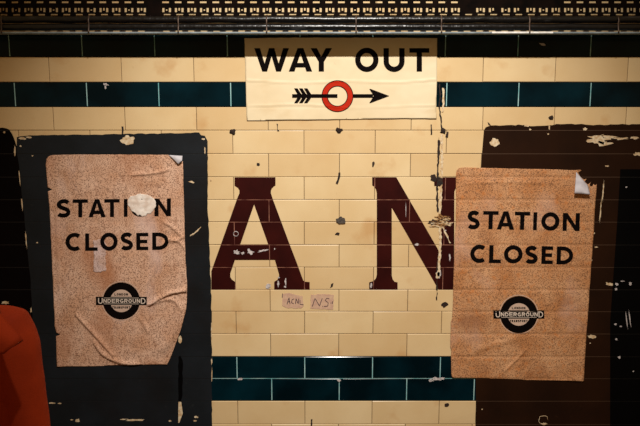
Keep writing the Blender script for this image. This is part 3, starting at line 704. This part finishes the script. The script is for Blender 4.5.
a = PW(320, 33.2, RD); b = PW(320, 31.8, RD)
bm = bmesh.new(); box(bm, -XW+.1, XW-.1, -RD, -RD+.003, a.z, b.z, 0); box(bm, -XW+.1, XW-.1, -RD+.003, -.052, a.z, a.z+.002, 0)
obj('rail', bm, RAIL, TR)['label'] = 'grey steel rail'
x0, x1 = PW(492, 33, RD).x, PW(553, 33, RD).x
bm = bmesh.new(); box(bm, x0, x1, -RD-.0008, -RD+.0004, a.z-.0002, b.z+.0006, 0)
obj('rail_white_stretch', bm, RAILW, TR)['label'] = 'white stretch of the rail'  # thin strip over the rail front, whiter than the rest of it
STX = [-86, 2, 89, 178.5, 266.7, 356, 441.3, 529.3, 618, 706]
for sx in STX:
    bm = bmesh.new(); p = PW(sx, 24, .08); w2 = .0022
    zt_, zb_ = PW(320, 15.6, .085).z, a.z
    prof = [(-.0600, zt_+.005), (-.078, zt_), (-.0845, (zt_*3+zb_)/4), (-.082, (zt_+zb_)/2), (-.0850, (zt_+zb_*3)/4), (-.0875, zb_+.006), (-.0875, zb_)]
    o_ = [[bm.verts.new((p.x+s*w2, y, z)) for s in (-1, 1)] for y, z in prof]
    for q0, q1 in zip(o_, o_[1:]): bm.faces.new((q0[0], q0[1], q1[1], q1[0])).smooth = True
    bmesh.ops.recalc_face_normals(bm, faces=bm.faces); bmesh.ops.solidify(bm, geom=bm.faces[:], thickness=-.0012)
    obj('strap', bm, STRAP, TR)
for bx in (-1.7, -1.15, 1.15, 1.7):
    bm = bmesh.new(); box(bm, bx-.012, bx+.012, -.0600, -.0008, a.z+.003, a.z+.008); box(bm, bx-.012, bx+.012, -.0574, -.0534, a.z+.003, PW(320, 2, TD).z)
    obj('bracket', bm, STEEL, TR)
def cable(py, d, r, seed, label):
    bm = bmesh.new(); c = PW(320, py, d); n = 240
    pts = [(-XW+.15+(2*XW-.3)*k/n, c.y+.0012*noise.noise(Vector((k*.35, seed, 0))), c.z+.0016*noise.noise(Vector((k*.3, seed, 5)))) for k in range(n+1)]
    rad = [r*(1+.10*noise.noise(Vector((k*.9, seed, 9)))) for k in range(n+1)]
    tube(bm, pts, rad, 14)
    return tag(obj('wrapped_cable', bm, CABLE, origin=(0, c.y, c.z-r)), label, 'cable')
cable(19.6, .0715, .0105, 1, 'upper black tape-wrapped cable strapped under the perforated tray')
cable(27.2, .0715, .0105, 2, 'lower black tape-wrapped cable strapped just above the grey rail')

# ------------------------------------------------------------------ person at the left edge, cut by the frame
PY = .80                                              # distance of the body from the wall
PC = Vector((-.805, -PY, 0))
KZ = 1.085
PE = empty('person', PC, 'person in an orange-red wool coat standing at the left edge of the view', 'person')
def skin_mesh(name, verts, edges, radii, m, parent, root=0, sub=2):
    me = bpy.data.meshes.new(name); base = wloc(parent)
    me.from_pydata([Vector(v)-base for v in verts], edges, []); me.materials.append(m)
    o = bpy.data.objects.new(name, me); COL.objects.link(o); o.parent = parent
    md = o.modifiers.new('skin', 'SKIN'); md.use_smooth_shade = True
    for i, (d_, r_) in enumerate(zip(me.skin_vertices[0].data, radii)):
        d_.radius = r_ if isinstance(r_, tuple) else (r_, r_); d_.use_root = (i == root)
    s_ = o.modifiers.new('sub', 'SUBSURF'); s_.levels = sub; s_.render_levels = sub
    return o
cx, cy = PC.x, PC.y
def outer(px, py, d): return PW(px, py, d)
# sleeve centre line on the viewer's right follows the silhouette in the photo
sil = [(34.5,328,.048), (38,343,.054), (41,363,.052), (45,395,.045), (49,424,.041)]
arm = []
for px, py, r in sil:
    p = PW(px, py, PY); arm.append((Vector((p.x-r, -PY, p.z)), r))
e = arm[-1][0]; dirv = (arm[-1][0]-arm[1][0]).normalized()
arm.append((e+dirv*.10+Vector((0,-.02,0)), .041)); arm.append((e+dirv*.20+Vector((0,-.06,0)), .040)); arm.append((e+dirv*.30+Vector((0,-.11,0)), .040))
sh = arm[0][0]
# body: one continuous figure
bv = [(x, y, z*KZ) for x, y, z in [(cx,cy,.86),(cx,cy,1.02),(cx,cy,1.12),(cx,cy+.01,1.22),(cx,cy+.005,1.31),(cx,cy-.012,1.375),(cx,cy-.012,1.43),(cx,cy-.003,1.485)]]
br = [(.135,.095),(.12,.085),(.13,.095),(.075,.07),(.056,.058),(.066,.082),(.084,.104),(.074,.092)]
be = [(i,i+1) for i in range(7)]
for s in (-1, 1):
    n0 = len(bv)
    A = [p for p, r in arm] if s > 0 else [Vector((2*cx-p.x, p.y, p.z)) for p, r in arm]
    hand0 = A[-1]+Vector((0,-.02,-.05))
    ch_ = [A[0]+Vector((-.03*s,0,-.03)), A[2], A[4], A[6], A[7], hand0]
    bv += [tuple(p) for p in ch_]; br += [.036,.030,.026,.023,.021,(.034,.020)]
    be += [(3, n0)]+[(n0+i, n0+i+1) for i in range(5)]
    for k, (ang, L) in enumerate(((-.024,.062),(-.008,.072),(.008,.07),(.022,.056))):
        m0 = len(bv); b0 = hand0+Vector((0, ang, -.035)); b1 = b0+Vector((-.006*s, ang*.3, -L*.55)); b2 = b1+Vector((-.014*s, 0, -L*.42))
        bv += [tuple(b0), tuple(b1), tuple(b2)]; br += [.0095,.0085,.0075]; be += [(n0+5, m0), (m0, m0+1), (m0+1, m0+2)]
    m0 = len(bv); t0 = hand0+Vector((-.005*s,-.032,.0)); t1 = t0+Vector((-.012*s,-.018,-.03)); bv += [tuple(t0), tuple(t1)]; br += [.011,.0085]; be += [(n0+5, m0), (m0, m0+1)]
    n1 = len(bv)
    bv += [(cx+s*.085,cy,.80*KZ),(cx+s*.09,cy-.005,.46*KZ),(cx+s*.095,cy+.01,.09)]; br += [.085,.055,.040]; be += [(0,n1),(n1,n1+1),(n1+1,n1+2)]
skin_mesh('body', bv, be, br, SKIN, PE)
# face, ears
bm = bmesh.new()
def ellipsoid(bm, c, r, seg=20, rings=12, zmin=-1.0):
    vs = []
    for j in range(rings+1):
        th = math.pi*j/rings; z = math.cos(th)
        vs.append([bm.verts.new((c[0]+r[0]*math.sin(th)*math.cos(2*math.pi*i/seg), c[1]+r[1]*math.sin(th)*math.sin(2*math.pi*i/seg), c[2]+r[2]*max(z, zmin))) for i in range(seg)])
    for j in range(rings):
        for i in range(seg): bm.faces.new((vs[j][i], vs[j][(i+1)%seg], vs[j+1][(i+1)%seg], vs[j+1][i])).smooth = True
    bmesh.ops.remove_doubles(bm, verts=bm.verts, dist=1e-5)
ellipsoid(bm, (cx, cy-.096, 1.42*KZ), (.011,.018,.021)); obj('nose', bm, SKIN, PE)
bm = bmesh.new(); ellipsoid(bm, (cx, cy-.084, 1.383*KZ), (.024,.010,.006)); obj('mouth', bm, RED, PE)
for s in (-1, 1):
    bm = bmesh.new(); ellipsoid(bm, (cx+s*.076, cy-.005, 1.425*KZ), (.008,.016,.028)); obj('ear', bm, SKIN, PE)
    bm = bmesh.new(); ellipsoid(bm, (cx+s*.028, cy-.088, 1.443*KZ), (.012,.008,.007)); obj('eye', bm, JET, PE)
bm = bmesh.new(); ellipsoid(bm, (cx, cy+.030, 1.455*KZ), (.087,.100,.118), 28, 18); obj('hair', bm, HAIR, PE)
# coat: torso and sleeves grown together
bm = bmesh.new()
def loft(bm, rings, n=28):
    R = []
    for z, hx, hy, ox, oy in rings:
        R.append([bm.verts.new((cx+ox+hx*abs(math.cos(t))**.85*(1 if math.cos(t) >= 0 else -1), cy+oy+hy*abs(math.sin(t))**.9*(1 if math.sin(t) >= 0 else -1), z)) for t in [2*math.pi*k/n for k in range(n)]])
    for q0, q1 in zip(R, R[1:]):
        for k in range(n): bm.faces.new((q0[k], q0[(k+1)%n], q1[(k+1)%n], q1[k]))
    bm.faces.new(R[0][::-1]); bm.faces.new(R[-1])
zs = sh.z
hw = sh.x-cx
loft(bm, [(.66,.215,.150,0,0),(.86,.195,.140,0,0),(1.08,.165,.130,0,0),(1.20,.155,.130,0,0),(zs-.04,.150,.120,0,0),(zs+.005,hw+.015,.100,0,0),(zs+.032,hw-.020,.078,0,.005),(zs+.060,.085,.066,0,.01),(zs+.085,.070,.064,0,.01)])
for s in (-1, 1):
    pts = [Vector((cx+s*(p.x-cx), p.y, p.z)) for p, r in arm]; rad = [r for p, r in arm]
    pts = [pts[0]+Vector((-s*.05,0,.004))]+pts; rad = [.045]+rad
    fine = []; fr = []
    for i in range(len(pts)-1):
        for k in range(4):
            fine.append(pts[i].lerp(pts[i+1], k/4)); fr.append(rad[i]+(rad[i+1]-rad[i])*k/4+.0022*noise.noise(Vector((i*2+k*.7, s, 3))))
    fine.append(pts[-1]); fr.append(rad[-1]); tube(bm, fine, fr, 20)
co = obj('coat', bm, COAT, PE)
rm = co.modifiers.new('remesh', 'REMESH'); rm.mode = 'VOXEL'; rm.voxel_size = .0065; rm.use_smooth_shade = True
sm = co.modifiers.new('smooth', 'SMOOTH'); sm.iterations = 10; sm.factor = .6
# collar with wide lapels
for s in (1, -1):
    bm = bmesh.new()
    m_ = lambda p: Vector((cx+(p.x-cx)*(1 if s > 0 else -.62), p.y, p.z))
    rows = [[PW(-38,281,PY-.03), PW(-22,287,PY), PW(-6,296,PY+.045), PW(-1,312,PY+.10), PW(11,325,PY+.118), PW(22.5,339,PY+.132)],
            [PW(-36,286,PY-.03), PW(-26,296,PY+.02), PW(-14,312,PY+.08), PW(-10,326,PY+.125), PW(2,338,PY+.140), PW(15,345.5,PY+.140)],
            [PW(-35,290,PY-.02), PW(-30,304,PY+.04), PW(-26,324,PY+.10), PW(-24,345,PY+.125), PW(-12,356,PY+.140), PW(4,354,PY+.142)]]
    g = [[bm.verts.new(m_(p)) for p in r] for r in rows]
    for r0, r1 in zip(g, g[1:]):
        for k in range(5): bm.faces.new((r0[k], r0[k+1], r1[k+1], r1[k])).smooth = True
    bmesh.ops.recalc_face_normals(bm, faces=bm.faces)
    bmesh.ops.subdivide_edges(bm, edges=bm.edges[:], cuts=2, use_grid_fill=True, smooth=.6)
    bmesh.ops.solidify(bm, geom=bm.faces[:], thickness=.010)
    obj('lapel', bm, COAT, PE, smooth=True)
bm = bmesh.new()
for s in (-1, 1): tube(bm, [(cx+s*.09,cy,.72),(cx+s*.092,cy-.004,.46),(cx+s*.096,cy+.008,.12),(cx+s*.096,cy+.008,.05)], [.098,.080,.066,.064], 18)
obj('trousers', bm, TROUS, PE)
for s in (-1, 1):
    bm = bmesh.new(); ellipsoid(bm, (cx+s*.097, cy-.05, .045), (.044,.125,.055), 20, 12, -.818); obj('shoe', bm, SHOE, PE)
